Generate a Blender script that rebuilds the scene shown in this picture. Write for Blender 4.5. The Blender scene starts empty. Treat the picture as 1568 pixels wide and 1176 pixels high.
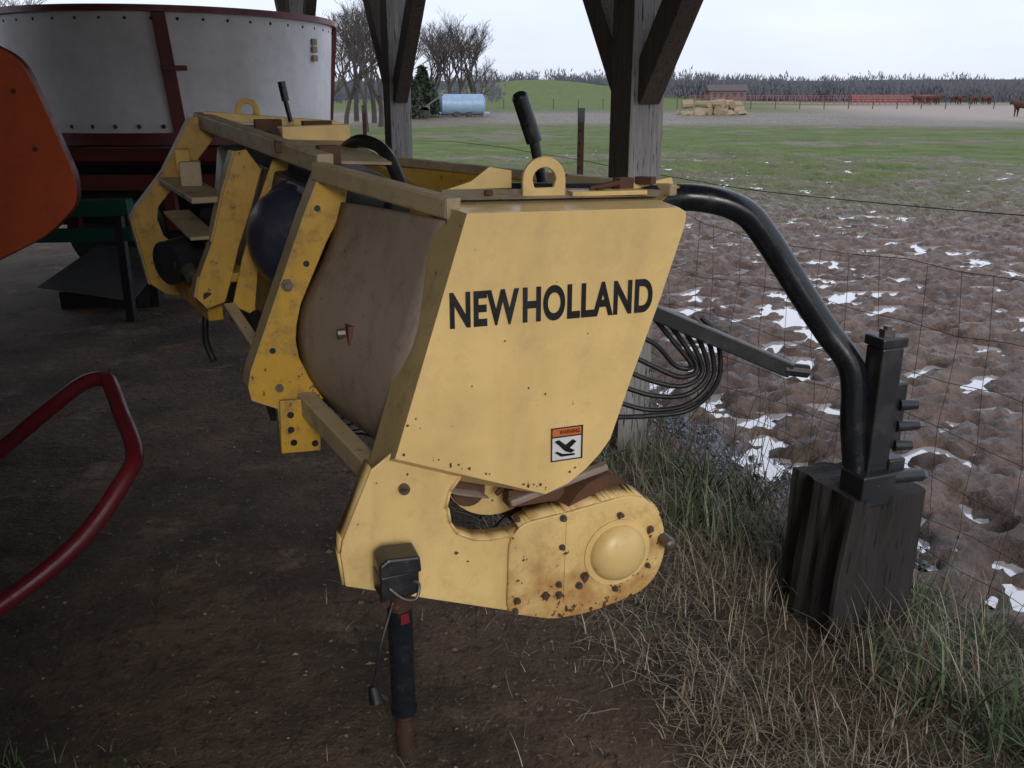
import bpy, bmesh, math, random
import numpy as np
from mathutils import Vector, Matrix, Quaternion
random.seed(7); np.random.seed(7)
S=bpy.context.scene
S.view_settings.view_transform='Standard'
S.view_settings.look='None'
S.view_settings.exposure=0
COL=S.collection

# ------------------------------------------------------------------ materials
def newmat(name):
    m=bpy.data.materials.new(name); m.use_nodes=True
    nt=m.node_tree; nt.nodes.clear()
    out=nt.nodes.new('ShaderNodeOutputMaterial'); b=nt.nodes.new('ShaderNodeBsdfPrincipled')
    nt.links.new(b.outputs[0],out.inputs[0]); return m,nt,b
def N(nt,t,**k):
    n=nt.nodes.new(t)
    for a,v in k.items(): setattr(n,a,v)
    return n
def noise(nt,scale,detail=4,rough=.6,vec=None,sc=None,dist=0):
    n=N(nt,'ShaderNodeTexNoise'); n.inputs['Scale'].default_value=scale; n.inputs['Detail'].default_value=min(detail,5)
    n.inputs['Roughness'].default_value=rough; n.inputs['Distortion'].default_value=dist
    if vec is not None:
        if sc:
            mp=N(nt,'ShaderNodeMapping'); mp.inputs['Scale'].default_value=sc
            nt.links.new(vec,mp.inputs[0]); vec=mp.outputs[0]
        nt.links.new(vec,n.inputs['Vector'])
    return n.outputs['Fac']
def ramp(nt,fac,a,b,ca=(0,0,0,1),cb=(1,1,1,1)):
    r=N(nt,'ShaderNodeValToRGB'); r.color_ramp.elements[0].position=a; r.color_ramp.elements[1].position=b
    r.color_ramp.elements[0].color=ca; r.color_ramp.elements[1].color=cb
    nt.links.new(fac,r.inputs[0]); return r.outputs[0]
def c4(c): return (c[0],c[1],c[2],1)
def mix(nt,f,a,b,mode='MIX'):
    m=N(nt,'ShaderNodeMix',data_type='RGBA',blend_type=mode)
    if isinstance(f,(int,float)): m.inputs[0].default_value=f
    else: nt.links.new(f,m.inputs[0])
    for i,v in ((6,a),(7,b)):
        if isinstance(v,tuple): m.inputs[i].default_value=c4(v)
        else: nt.links.new(v,m.inputs[i])
    return m.outputs[2]
def math2(nt,op,a,b):
    m=N(nt,'ShaderNodeMath',operation=op)
    for i,v in enumerate((a,b)):
        if isinstance(v,(int,float)): m.inputs[i].default_value=v
        else: nt.links.new(v,m.inputs[i])
    return m.outputs[0]
def bump(nt,b,h,strength=.3,dist=.01):
    n=N(nt,'ShaderNodeBump'); n.inputs['Strength'].default_value=strength; n.inputs['Distance'].default_value=dist
    nt.links.new(h,n.inputs['Height']); nt.links.new(n.outputs[0],b.inputs['Normal'])
def paint(name,base,dirt=(.16,.11,.07),rust=(.13,.045,.015),dirty=.4,chip=.66,rough=.45,metal=0,streak=.5,lowrust=None):
    m,nt,b=newmat(name)
    tc=N(nt,'ShaderNodeTexCoord').outputs['Object']
    big=ramp(nt,noise(nt,2.6,4,.65,tc),.38,.72)
    dk=tuple(x*.78 for x in base)
    c=mix(nt,big,base,dk)
    st=ramp(nt,noise(nt,3.2,4,.6,tc,(3.0,3.0,.6)),.50,.85)
    c=mix(nt,math2(nt,'MULTIPLY',st,dirty*streak*1.4),c,dirt)
    d2=ramp(nt,noise(nt,11,5,.75,tc),.5,.72)
    c=mix(nt,math2(nt,'MULTIPLY',d2,dirty),c,dirt)
    nz=noise(nt,44,4,.6,tc)
    if lowrust:
        sp=N(nt,'ShaderNodeSeparateXYZ'); nt.links.new(tc,sp.inputs[0])
        mr=N(nt,'ShaderNodeMapRange'); nt.links.new(sp.outputs[2],mr.inputs[0])
        mr.inputs[1].default_value=lowrust[0]; mr.inputs[2].default_value=lowrust[1]; mr.inputs[3].default_value=0; mr.inputs[4].default_value=.27
        n2=noise(nt,9,5,.7,tc)
        rs=ramp(nt,math2(nt,'ADD',n2,mr.outputs[0]),.56,.80); c=mix(nt,math2(nt,'MULTIPLY',rs,.75),c,(.34,.14,.035))
        nz=math2(nt,'ADD',nz,math2(nt,'MULTIPLY',mr.outputs[0],.32))
    c=mix(nt,ramp(nt,nz,chip,chip+.03),c,rust)
    nt.links.new(c,b.inputs['Base Color'])
    r=ramp(nt,d2,.0,1,(rough-.04,)*3+(1,),(rough+.25,)*3+(1,))
    nt.links.new(r,b.inputs['Roughness']); b.inputs['Metallic'].default_value=metal
    bump(nt,b,nz,.12,.004)
    return m
M={}
M['pale']=paint('pale_yellow_paint',(.85,.60,.245),dirt=(.46,.29,.13),dirty=.30,chip=.70,rough=.36,streak=.7)
M['pale2']=paint('worn_pale_yellow',(.82,.58,.235),dirt=(.38,.20,.08),dirty=.5,chip=.68,rough=.42,lowrust=(.52,.26))
M['armp']=paint('side_arm_paint',(.83,.59,.24),dirt=(.40,.24,.10),dirty=.42,chip=.69,rough=.42,streak=.8)
M['yel']=paint('yellow_paint',(.58,.335,.035),dirt=(.14,.085,.045),dirty=.8,chip=.655,rough=.45)
M['dusty']=paint('dusty_yellow',(.42,.33,.20),dirt=(.15,.115,.085),dirty=.65,chip=.66,rough=.55,streak=.2)
M['flange']=paint('shaded_dirty_flange',(.44,.33,.155),dirt=(.20,.14,.085),dirty=.55,chip=.69,rough=.6,streak=.5)  # base darkened to paint in the shield's dim left side, plus dirt
M['sheet']=paint('dirty_sheet_steel',(.29,.225,.175),dirt=(.13,.10,.08),dirty=.65,chip=.69,rough=.6,streak=.8)
M['dark']=paint('dark_steel',(.020,.022,.027),dirt=(.055,.048,.042),dirty=.5,chip=.69,rough=.38)
M['blackpipe']=paint('black_painted_pipe',(.010,.013,.018),dirt=(.05,.045,.04),dirty=.3,chip=.70,rough=.26)
M['rusty']=paint('rusty_steel',(.10,.045,.022),dirt=(.05,.03,.02),dirty=.7,chip=.6,rough=.75)
M['drust']=paint('dark_rusty_tube',(.05,.022,.014),dirt=(.03,.02,.015),dirty=.7,chip=.6,rough=.7)
M['red']=paint('red_paint',(.18,.016,.024),dirt=(.08,.03,.03),dirty=.45,chip=.70,rough=.35)
M['orange']=paint('orange_red_paint',(.58,.11,.04),dirt=(.2,.06,.03),dirty=.4,chip=.71,rough=.4)
M['dkred']=paint('dark_red_paint',(.13,.016,.014),dirt=(.04,.02,.02),dirty=.6,chip=.67,rough=.5)
M['white']=paint('white_drum_steel',(.80,.80,.83),dirt=(.48,.45,.43),dirty=.25,chip=.76,rough=.35,streak=.7)
M['teal']=paint('teal_paint',(.006,.075,.06),dirt=(.04,.045,.035),dirty=.4,chip=.7)
M['galv']=paint('galvanised_sheet',(.12,.12,.125),dirt=(.08,.07,.065),dirty=.6,chip=.72,rough=.5,metal=.2)
M['blue']=paint('blue_black_guard',(.030,.034,.062),dirt=(.10,.08,.07),dirty=.5,chip=.7,rough=.38)
M['bolt']=paint('bolt_steel',(.17,.15,.13),dirt=(.10,.05,.03),dirty=.8,chip=.6,rough=.45,metal=.6)
M['hose']=paint('black_rubber',(.010,.010,.011),dirt=(.035,.03,.027),dirty=.35,chip=.8,rough=.5)
M['wire']=paint('fence_wire',(.06,.05,.045),dirt=(.08,.04,.03),dirty=.6,chip=.6,rough=.6,metal=.2)
M['ink']=paint('black_decal',(.008,.008,.009),dirt=(.03,.03,.03),dirty=.2,chip=.8,rough=.4)
M['lab']=paint('label_white',(.72,.72,.72),dirt=(.4,.38,.35),dirty=.25,chip=.8)
M['labo']=paint('label_orange',(.62,.15,.02),dirt=(.4,.2,.1),dirty=.25,chip=.8)
M['bluetank']=paint('light_blue_tank',(.25,.38,.54),dirt=(.22,.26,.3),dirty=.4,chip=.8)
M['roofm']=paint('roof_tin',(.09,.08,.07),dirt=(.06,.05,.04),dirty=.6,chip=.7,rough=.7)
M['hay']=paint('hay',(.33,.26,.17),dirt=(.16,.12,.085),dirty=.8,chip=.8,rough=.95)
M['brick']=paint('faded_house_wall',(.17,.11,.105),dirt=(.1,.09,.09),dirty=.5,chip=.8,rough=.9)
M['droof']=paint('house_roof_shingle',(.11,.09,.09),dirt=(.08,.07,.07),dirty=.5,chip=.8,rough=.9)
M['cow']=paint('cow_hide',(.085,.035,.02),dirt=(.05,.03,.02),dirty=.4,chip=.9,rough=.9)
M['redgate']=paint('red_gate',(.28,.07,.07),dirt=(.2,.08,.07),dirty=.3,chip=.8)
M['glass']=paint('window_dark',(.02,.025,.03),dirt=(.03,.03,.03),dirty=.1,chip=.9,rough=.15)

def wood(name,base,dark,sc):
    m,nt,b=newmat(name); tc=N(nt,'ShaderNodeTexCoord').outputs['Object']
    g=noise(nt,5,5,.7,tc,sc,1.2); c=ramp(nt,g,.32,.66,c4(dark),c4(base))
    k=ramp(nt,noise(nt,2.5,3,.6,tc),.35,.7); c=mix(nt,k,c,tuple(x*.6 for x in base))
    cr=ramp(nt,noise(nt,14,3,.5,tc,sc),.62,.66); c=mix(nt,cr,c,tuple(x*.3 for x in dark))
    nt.links.new(c,b.inputs['Base Color']); b.inputs['Roughness'].default_value=.85
    bump(nt,b,g,.6,.01); return m
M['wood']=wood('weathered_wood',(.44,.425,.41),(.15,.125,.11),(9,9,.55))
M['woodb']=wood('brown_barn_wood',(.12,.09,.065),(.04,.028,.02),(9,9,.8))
M['block']=wood('dark_wood_block',(.034,.028,.026),(.008,.007,.007),(6,6,.7))
M['bark']=wood('bark',(.085,.07,.065),(.035,.03,.03),(4,4,.5))

def blade(name,c1,c2,c3):
    m,nt,b=newmat(name); g=N(nt,'ShaderNodeNewGeometry')
    r=N(nt,'ShaderNodeValToRGB'); r.color_ramp.elements[0].color=c4(c1); r.color_ramp.elements[1].color=c4(c3)
    e=r.color_ramp.elements.new(.5); e.color=c4(c2)
    nt.links.new(g.outputs['Random Per Island'],r.inputs[0]); nt.links.new(r.outputs[0],b.inputs['Base Color'])
    b.inputs['Roughness'].default_value=.55; return m
M['grass']=blade('green_grass',(.035,.065,.022),(.075,.125,.042),(.20,.23,.13))
M['fgrass']=blade('field_grass_blades',(.05,.09,.02),(.09,.14,.035),(.15,.19,.06))
M['straw']=blade('dry_grass_blades',(.10,.075,.052),(.25,.195,.13),(.45,.38,.28))
M['litter']=blade('leaf_litter_flakes',(.025,.018,.012),(.09,.06,.035),(.24,.18,.12))
M['twigs']=blade('distant_twigs',(.050,.055,.078),(.075,.08,.105),(.10,.10,.12))  # bluish tones put the distance haze into the colour
M['cedar']=blade('evergreen_needles',(.012,.022,.012),(.025,.04,.02),(.04,.055,.03))

# ------------------------------------------------------------------ mesh builder
class MB:
    def __init__(s): s.v=[]; s.f=[]
    def add(s,vs,fs):
        o=len(s.v); s.v+= [tuple(x) for x in vs]; s.f+=[tuple(i+o for i in f) for f in fs]; return s
    def tube(s,pts,r,n=10,caps=True):
        pts=[Vector(p) for p in pts]; R=r if isinstance(r,(list,tuple)) else [r]*len(pts)
        vs=[];fs=[];up=None
        for i,p in enumerate(pts):
            t=(pts[min(i+1,len(pts)-1)]-pts[max(i-1,0)]).normalized()
            if up is None:
                up=Vector((0,0,1)) if abs(t.z)<.9 else Vector((1,0,0))
            a=t.cross(up).normalized(); up=a.cross(t).normalized()
            for k in range(n):
                an=2*math.pi*k/n; vs.append(p+(a*math.cos(an)+up*math.sin(an))*R[i])
        for i in range(len(pts)-1):
            for k in range(n):
                fs.append((i*n+k,i*n+(k+1)%n,(i+1)*n+(k+1)%n,(i+1)*n+k))
        if caps: fs.append(tuple(range(n))[::-1]); fs.append(tuple((len(pts)-1)*n+k for k in range(n)))
        return s.add(vs,fs)
    def box(s,c,d,rz=0,R=None):
        c=Vector(c); R=R or Matrix.Rotation(rz,3,'Z'); h=Vector(d)/2
        vs=[c+R@Vector((x*h.x,y*h.y,z*h.z)) for x in(-1,1) for y in(-1,1) for z in(-1,1)]
        return s.add(vs,[(0,1,3,2),(4,6,7,5),(0,4,5,1),(2,3,7,6),(0,2,6,4),(1,5,7,3)])
    def beam(s,p,q,w,h,up=(0,0,1)):
        p=Vector(p);q=Vector(q); t=(q-p).normalized(); u=Vector(up)
        if abs(t.dot(u))>.95: u=Vector((0,1,0))
        a=t.cross(u).normalized(); u=a.cross(t)
        R=Matrix((a,t,u)).transposed(); return s.box((p+q)/2,(w,(q-p).length,h),R=R)
    def prism(s,poly,y0,y1,poly2=None):
        n=len(poly); p2=poly2 or poly
        vs=[(x,y0,z) for x,z in poly]+[(x,y1,z) for x,z in p2]
        fs=[tuple(range(n)),tuple(range(n,2*n))[::-1]]+[(i,n+i,n+(i+1)%n,(i+1)%n) for i in range(n)]
        return s.add(vs,fs)
    def disc(s,c,ax,r,th,n=24):
        c=Vector(c); ax=Vector(ax).normalized(); return s.tube([c,c+ax*th],r,n)
    def dome(s,c,ax,r,h,n=24,m=7):
        c=Vector(c);ax=Vector(ax).normalized(); pts=[];rs=[]
        for i in range(m+1):
            t=i/m*math.pi/2; pts.append(c+ax*(h*math.sin(t)+1e-5*i)); rs.append(max(r*math.cos(t),.0005))
        return s.tube(pts,rs,n)
    def build(s,name,mat,parent=None,smooth=None,bevel=0,loc=None):
        me=bpy.data.meshes.new(name); me.from_pydata(s.v,[],s.f); me.update()
        ob=bpy.data.objects.new(name,me); COL.objects.link(ob)
        bm=bmesh.new(); bm.from_mesh(me); bmesh.ops.recalc_face_normals(bm,faces=bm.faces); bm.to_mesh(me); bm.free()
        me.materials.append(M[mat])
        if smooth:
            me.polygons.foreach_set('use_smooth',[True]*len(me.polygons)); me.set_sharp_from_angle(angle=math.radians(smooth))
        if bevel:
            b=ob.modifiers.new('bevel','BEVEL'); b.width=bevel; b.segments=2; b.limit_method='ANGLE'; b.angle_limit=math.radians(35)
        if parent: ob.parent=parent
        if loc: ob.location=loc
        return ob
def empty(name,loc=(0,0,0),rz=0):
    e=bpy.data.objects.new(name,None); COL.objects.link(e); e.location=loc; e.rotation_euler=(0,0,rz); e.empty_display_size=.2; return e
def rnd(poly,r=.02,n=4):
    out=[];L=len(poly)
    for i in range(L):
        p=Vector(poly[i]);a=Vector(poly[i-1]);b=Vector(poly[(i+1)%L])
        rr=min(r,(a-p).length*.45,(b-p).length*.45)
        p0=p+(a-p).normalized()*rr;p1=p+(b-p).normalized()*rr
        for k in range(n+1):
            t=k/n; q=p0*(1-t)**2+p*2*t*(1-t)+p1*t*t; out.append((q.x,q.y))
    return out
def smoothpts(pts,n=6):
    P=[Vector(p) for p in pts]; out=[]
    for i in range(len(P)-1):
        p0=P[max(i-1,0)];p1=P[i];p2=P[i+1];p3=P[min(i+2,len(P)-1)]
        for k in range(n):
            t=k/n; out.append(.5*((2*p1)+(p2-p0)*t+(2*p0-5*p1+4*p2-p3)*t*t+(3*p1-p0-3*p2+p3)*t**3))
    out.append(P[-1]); return out

# ------------------------------------------------------------------ ground
def vn(x,y,seed=0.):
    xi=np.floor(x);yi=np.floor(y);fx=x-xi;fy=y-yi
    def h(a,b):
        s=np.sin(a*127.1+b*311.7+seed*74.7)*43758.5453; return s-np.floor(s)
    u=fx*fx*(3-2*fx);v=fy*fy*(3-2*fy)
    return (h(xi,yi)*(1-u)+h(xi+1,yi)*u)*(1-v)+(h(xi,yi+1)*(1-u)+h(xi+1,yi+1)*u)*v
def fbm(x,y,o=4,seed=0.,g=.5):
    r=0;a=1;t=0
    for i in range(o):
        r=r+a*vn(x*2**i+i*17.3,y*2**i-i*9.1,seed+i); t+=a; a*=g
    return r/t
def sst(x,a,b):
    t=np.clip((x-a)/(b-a),0,1); return t*t*(3-2*t)
def side(X,Y): return (X-2.529+.463*Y)*.907      # signed distance beyond the fence line
def terrain(X,Y):
    s=side(X,Y); D=np.sqrt(X*X+Y*Y)
    wob=(fbm(X*2.3,Y*2.3,3,5.)-.5)*.4
    mud=sst(s+wob,-.02,.16)
    base=.018*(fbm(X*2.2,Y*2.2,4,2.)-.5)+.012*(fbm(X*14,Y*14,3,3.)-.5)
    U=X*.8+Y*.6;V=-X*.6+Y*.8
    near=1-sst(D,18,42)
    wx=(fbm(U*2,V*2,2,31.)-.5)*.6
    big=fbm(U*.7,V*.7,3,8.)-.5
    clod=fbm(U*2.8+wx,V*4.4+wx,3,9.,.6)-.5
    rid=1-np.abs(2*fbm(U*5.5+wx*2,V*8.0,3,12.,.55)-1)
    fine=fbm(U*18,V*18,2,14.)-.5
    hoof=sst(vn(U*5.2+wx*3,V*6.6,41.),.66,.80)
    m=.045*big+.120*clod+.085*(rid-.78)+.040*fine-.060*hoof
    ditch=-.03*np.exp(-((s-.25)/.2)**2)*sst(Y,2.6,3.2)*(1-sst(Y,5,6))
    z=base*(1-mud)+mud*(m*near+.0)+ditch
    z=z+.05*np.exp(-((s+.3)/.3)**2)*(1-sst(D,8,12))
    far=sst(Y,60,150)*1.05
    hill=10.5*np.exp(-((X-12)/58)**2-((Y-470)/120)**2)
    ridge=(12+5*fbm(X*.006,Y*.006,3,4.))*sst(Y,590,700)
    back=sst(D,800,1600)*10
    return z+far+hill+ridge+back,s,mud
def axis(lo,hi,step,mn,mx,g):
    a=list(np.arange(lo,hi,step)); x=hi;st=step
    while x<mx: a.append(x); st*=g; x+=st
    a.append(mx); b=[];x=lo;st=step
    while x>mn: st*=g; x-=st; b.append(x)
    return np.array(b[::-1]+a)
gx=axis(.2,7.2,.028,-1500,1500,1.035); gy=axis(1.6,9.5,.028,-400,2500,1.014)
gy=np.concatenate([gy[gy<1.5][::5],gy[gy>=1.5]])
GX,GY=np.meshgrid(gx,gy); Zt,SS,MUD=terrain(GX,GY)
nx,ny=len(gx),len(gy)
vs=np.stack([GX.ravel(),GY.ravel(),Zt.ravel()],1)
idx=np.arange(nx*ny).reshape(ny,nx)
q=np.stack([idx[:-1,:-1],idx[:-1,1:],idx[1:,1:],idx[1:,:-1]],-1).reshape(-1,4)
me=bpy.data.meshes.new('ground'); me.vertices.add(len(vs)); me.vertices.foreach_set('co',vs.ravel())
me.loops.add(q.size); me.loops.foreach_set('vertex_index',q.ravel()); me.polygons.add(len(q))
me.polygons.foreach_set('loop_start',np.arange(0,q.size,4)); me.polygons.foreach_set('loop_total',np.full(len(q),4))
me.polygons.foreach_set('use_smooth',np.ones(len(q),bool)); me.update(calc_edges=True)
DD=np.sqrt(GX**2+GY**2)
g1=fbm(GX*.16,GY*.22,4,21.); g2=fbm(GX*1.3,GY*.7,4,22.)
patch=np.clip((g1-.38)*5,0,1)*.55+np.clip((g2-.44)*5,0,1)*.55+sst(DD,20,32)*.35
green=sst(DD,12,24)*np.clip(patch,0,.92)*(1-sst(DD,56,72)*.8)
green=np.maximum(green,sst(GY,85,120)*sst(-GX,-75,-40)*.9)
green=np.maximum(green,sst(GY,240,300)*.8)*MUD
gr=np.exp(-((SS-.25)/.15)**2)*sst(GY,2.7,3.3)*(1-sst(GY,4.8,5.6))
pale=sst(GY,62,80)*(1-sst(GY,120,150))*sst(GX,28,45)
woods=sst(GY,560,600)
att=me.color_attributes.new('zone','FLOAT_COLOR','POINT')
att.data.foreach_set('color',np.stack([MUD.ravel(),green.ravel(),gr.ravel(),np.ones(nx*ny)],1).ravel().astype(np.float32))
att2=me.color_attributes.new('zone2','FLOAT_COLOR','POINT')
verge=np.exp(-((SS+.40)/.42)**2)
att2.data.foreach_set('color',np.stack([pale.ravel(),woods.ravel(),verge.ravel(),np.ones(nx*ny)],1).ravel().astype(np.float32))
ground=bpy.data.objects.new('ground',me); COL.objects.link(ground)
m,nt,b=newmat('ground_mat'); me.materials.append(m)
tc=N(nt,'ShaderNodeNewGeometry').outputs['Position']
za=N(nt,'ShaderNodeVertexColor',layer_name='zone'); zb=N(nt,'ShaderNodeVertexColor',layer_name='zone2')
sa=N(nt,'ShaderNodeSeparateColor'); sb=N(nt,'ShaderNodeSeparateColor')
nt.links.new(za.outputs[0],sa.inputs[0]); nt.links.new(zb.outputs[0],sb.inputs[0])
dirt=ramp(nt,noise(nt,1.5,5,.66,tc),.38,.66,(.040,.025,.016,1),(.155,.098,.058,1))
dirt=mix(nt,ramp(nt,noise(nt,2.3,5,.7,tc),.56,.70),dirt,(.23,.16,.105))
dirt=mix(nt,ramp(nt,noise(nt,60,3,.6,tc),.62,.70),dirt,(.22,.17,.13))
dirt=mix(nt,ramp(nt,noise(nt,22,5,.7,tc),.52,.68),dirt,(.036,.024,.016))
mudc=ramp(nt,noise(nt,2.2,5,.7,tc),.35,.68,(.075,.044,.031,1),(.195,.125,.09,1))
mudc=mix(nt,ramp(nt,noise(nt,16,5,.7,tc),.5,.72),mudc,(.045,.027,.020))
gcol=ramp(nt,noise(nt,.5,5,.75,tc),.35,.68,(.07,.11,.03,1),(.17,.21,.07,1))
grav=ramp(nt,noise(nt,40,2,.5,tc),.4,.62,(.025,.03,.04,1),(.25,.28,.33,1))
verg=ramp(nt,noise(nt,9,5,.7,tc),.38,.66,(.04,.028,.018,1),(.18,.135,.085,1))
c=mix(nt,sb.outputs[2],dirt,verg)
c=mix(nt,sa.outputs[0],c,mudc); c=mix(nt,sa.outputs[1],c,gcol)
c=mix(nt,sb.outputs[0],c,(.32,.25,.21)); c=mix(nt,sb.outputs[1],c,(.055,.06,.078)); c=mix(nt,sa.outputs[2],c,grav)  # woods zone tinted blue-grey as painted distance haze
nt.links.new(c,b.inputs['Base Color'])
wet=ramp(nt,noise(nt,5.5,4,.6,tc),.36,.58,(.16,.16,.16,1),(.62,.62,.62,1))
rr=mix(nt,sa.outputs[0],(.92,.92,.92),wet); rr=mix(nt,sa.outputs[1],rr,(.95,.95,.95)); rr=mix(nt,sb.outputs[0],rr,(.6,.6,.6)); nt.links.new(rr,b.inputs['Roughness'])
spc=math2(nt,'SUBTRACT',.48,math2(nt,'MULTIPLY',sa.outputs[1],.35)); nt.links.new(spc,b.inputs['Specular IOR Level'])
n1=noise(nt,24,5,.7,tc); bump(nt,b,n1,.8,.035)
wm,nt,b=newmat('puddle_water_mat'); b.inputs['Base Color'].default_value=(.76,.73,.73,1); b.inputs['Metallic'].default_value=.6; b.inputs['Roughness'].default_value=.07
bump(nt,b,noise(nt,6,3,.5,N(nt,'ShaderNodeNewGeometry').outputs['Position']),.08,.01); M['water']=wm
w=MB(); wz0=-.032; w.add([(.60,4.9,wz0),(1.42,3.1,wz0),(3.0,-.5,wz0),(30,-.5,wz0),(45,32,wz0),(-12,32,wz0)],[(0,1,2,3,4,5)]); w.build('puddle_water','water')

g=MB()
for i in range(1500):
    t=random.random(); yy=2.9+t*2.3; s0=.23+random.gauss(0,.09); xx=2.529-.463*yy+s0/.907
    z=max(float(terrain(np.array(xx),np.array(yy))[0]),-.030); r=random.uniform(.007,.018)
    c0=Vector((xx,yy,z+r*.3)); g.add([c0+Vector((random.uniform(.6,1)*r*dx,random.uniform(.6,1)*r*dy,random.uniform(.5,.9)*r*dz)) for dx,dy,dz in((1,0,0),(-1,0,0),(0,1,0),(0,-1,0),(0,0,1),(0,0,-1))],
      [(0,2,4),(2,1,4),(1,3,4),(3,0,4),(2,0,5),(1,2,5),(3,1,5),(0,3,5)])
M['stone']=blade('wet_gravel_stone',(.03,.035,.045),(.09,.10,.12),(.30,.33,.38)); g.build('gravel','stone')
P=[]
while len(P)<5200:
    x=random.uniform(-3.5,1.2); y=random.uniform(1.4,7); s_=(x-2.529+.463*y)*.907
    if s_<-.3: P.append((x,y))
zz=terrain(np.array([p[0] for p in P]),np.array([p[1] for p in P]))[0]; g=MB()
for (x,y),z in zip(P,zz):
    r=random.uniform(.003,.010)*(1 if random.random()<.85 else 1.8); a=random.random()*6.28; e=random.uniform(.25,.8); h=random.uniform(.002,.007)
    ca,sa_=math.cos(a)*r,math.sin(a)*r
    g.add([(x+ca,y+sa_,z+.002),(x-sa_*e,y+ca*e,z+h+.002),(x-ca,y-sa_,z+.003),(x+sa_*e,y-ca*e,z+h*.5)],[(0,1,2,3)])
g.build('leaf_litter','litter')

# ------------------------------------------------------------------ grass
def blades(name,mat,items):
    vs=[];fs=[]
    for (x,y,z,L,wd,lean,az,curl) in items:
        dx,dy=math.cos(az),math.sin(az); px,py=-dy*wd/2,dx*wd/2; o=len(vs)
        ang=lean; p=[x,y,z]; segs=4
        for k in range(segs+1):
            tw=(1-k/segs)**.7
            if k<segs: vs.append((p[0]+px*tw,p[1]+py*tw,p[2])); vs.append((p[0]-px*tw,p[1]-py*tw,p[2]))
            else: vs.append(tuple(p))
            st=L/segs; p=[p[0]+dx*math.sin(ang)*st,p[1]+dy*math.sin(ang)*st,max(p[2]+math.cos(ang)*st,z*.9+.008+random.random()*.006)]; ang+=curl
        for k in range(segs-1): a=o+2*k; fs.append((a,a+1,a+3,a+2))
        a=o+2*(segs-1); fs.append((a,a+1,o+2*segs))
    me=bpy.data.meshes.new(name); me.from_pydata(vs,[],fs); me.materials.append(M[mat])
    ob=bpy.data.objects.new(name,me); COL.objects.link(ob); return ob
def zt(xs,ys): return terrain(np.array(xs),np.array(ys))[0]
def scatter(n,fn):
    P=[fn() for _ in range(n)]; zz=zt([p[0] for p in P],[p[1] for p in P]); return P,zz
def band(smin,smax,y0,y1,bias=1.5):
    yy=y0+(y1-y0)*random.random()**bias; s0=random.uniform(smin,smax); return (2.529-.463*yy+s0/.907,yy)
def inblock(x,y): return abs(x-1.06)<.19 and abs(y-2.5)<.2
G=[];D=[]
def tufts(nt_,fn,per,Lr,lean,lst,wd=(.003,.006),spread=.035):
    P,zz=scatter(nt_,fn)
    for (x,y),z in zip(P,zz):
        if inblock(x,y): continue
        sc=random.uniform(.6,1.25); ma=random.uniform(0,6.28)
        for k in range(random.randint(per//2,per)):
            lst.append((x+random.gauss(0,spread),y+random.gauss(0,spread),float(z)-.005,random.uniform(*Lr)*sc,random.uniform(*wd),abs(random.gauss(0,lean)),ma+random.gauss(0,1.3),random.uniform(.05,.45)))
tufts(210,lambda:band(-.40,.08,1.3,3.0,1.2),20,(.08,.19),.75,G)
tufts(190,lambda:band(-.5,-.02,2.9,5.4,1.),17,(.07,.17),.55,G)
tufts(90,lambda:band(-.85,-.4,1.4,3.2,1.3),7,(.04,.10),.9,G)
tufts(60,lambda:band(.02,.3,1.6,5,1.3),9,(.05,.12),.6,G)
tufts(34,lambda:band(-.45,.05,1.3,2.2,1.),12,(.16,.30),.65,G,(.006,.011))
tufts(14,lambda:(random.uniform(.66,.95),random.uniform(2.9,3.7)),16,(.16,.28),.5,G,(.008,.014))
tufts(680,lambda:band(-1.02,-.0,1.3,3.5,1.1),22,(.06,.18),2.3,D,(.002,.0045),.07)
tufts(130,lambda:band(-.75,.05,1.3,3.3,1.1),18,(.08,.20),1.0,D,(.002,.004),.05)
tufts(220,lambda:band(-.55,.1,2.0,5.5,1.2),16,(.1,.3),.7,D,(.002,.004))
tufts(120,lambda:band(-1.4,-.9,1.4,3.8,1.1),6,(.03,.10),2.2,D,(.0016,.003),.09)
tufts(45,lambda:(random.uniform(-2.4,.1),random.uniform(1.7,5.0)),5,(.03,.10),2.4,D,(.0013,.0025),.12)
tufts(16,lambda:(random.uniform(-1.3,-.9),random.uniform(1.65,1.85)),9,(.03,.08),.7,G)
blades('grass','grass',G); blades('dry_grass','straw',D)
F=[]
for i in range(20000):
    yy=11+37*random.random()**1.1; xx=random.uniform(.05,.78)*yy
    if vn(np.array(xx*.35),np.array(yy*.35),3.)<.60-.014*(yy-11): continue
    F.append((xx,yy,-.01,random.uniform(.04,.10),.010,abs(random.gauss(0,.6)),random.uniform(0,6.28),.3))
blades('field_grass','fgrass',F)

# ------------------------------------------------------------------ pickup header
A=math.radians(20); OA,OB=.6,2.5
org=(math.cos(A)*OA-math.sin(A)*OB, math.sin(A)*OA+math.cos(A)*OB,0)
H=empty('forage_pickup_header',org,A)
class HB(MB):
    def build(s,name,mat,smooth=None,bevel=0):
        s.v=[(x-OA,y-OB,z) for x,y,z in s.v]; return MB.build(s,name,mat,H,smooth,bevel)
front=[(.595,1.359),(1.139,1.351),(1.160,1.339),(1.158,1.307),(1.098,1.122),(1.033,.940),(.974,.766),(.945,.728),(.905,.69),(.857,.658),(.794,.637),(.407,.790)]
back=[(.565,1.366),(1.147,1.358),(1.17,1.343),(1.168,1.307),(1.106,1.122),(1.041,.940),(.980,.766),(.95,.724),(.909,.685),(.859,.651),(.790,.628),(.362,.728)]
p=HB(); n=len(front)
cx=sum(a for a,_ in front)/n; cz=sum(z for _,z in front)/n
ins=lambda P,k:[(x+(cx-x)*k,z+(cz-z)*k) for x,z in P]
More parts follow.
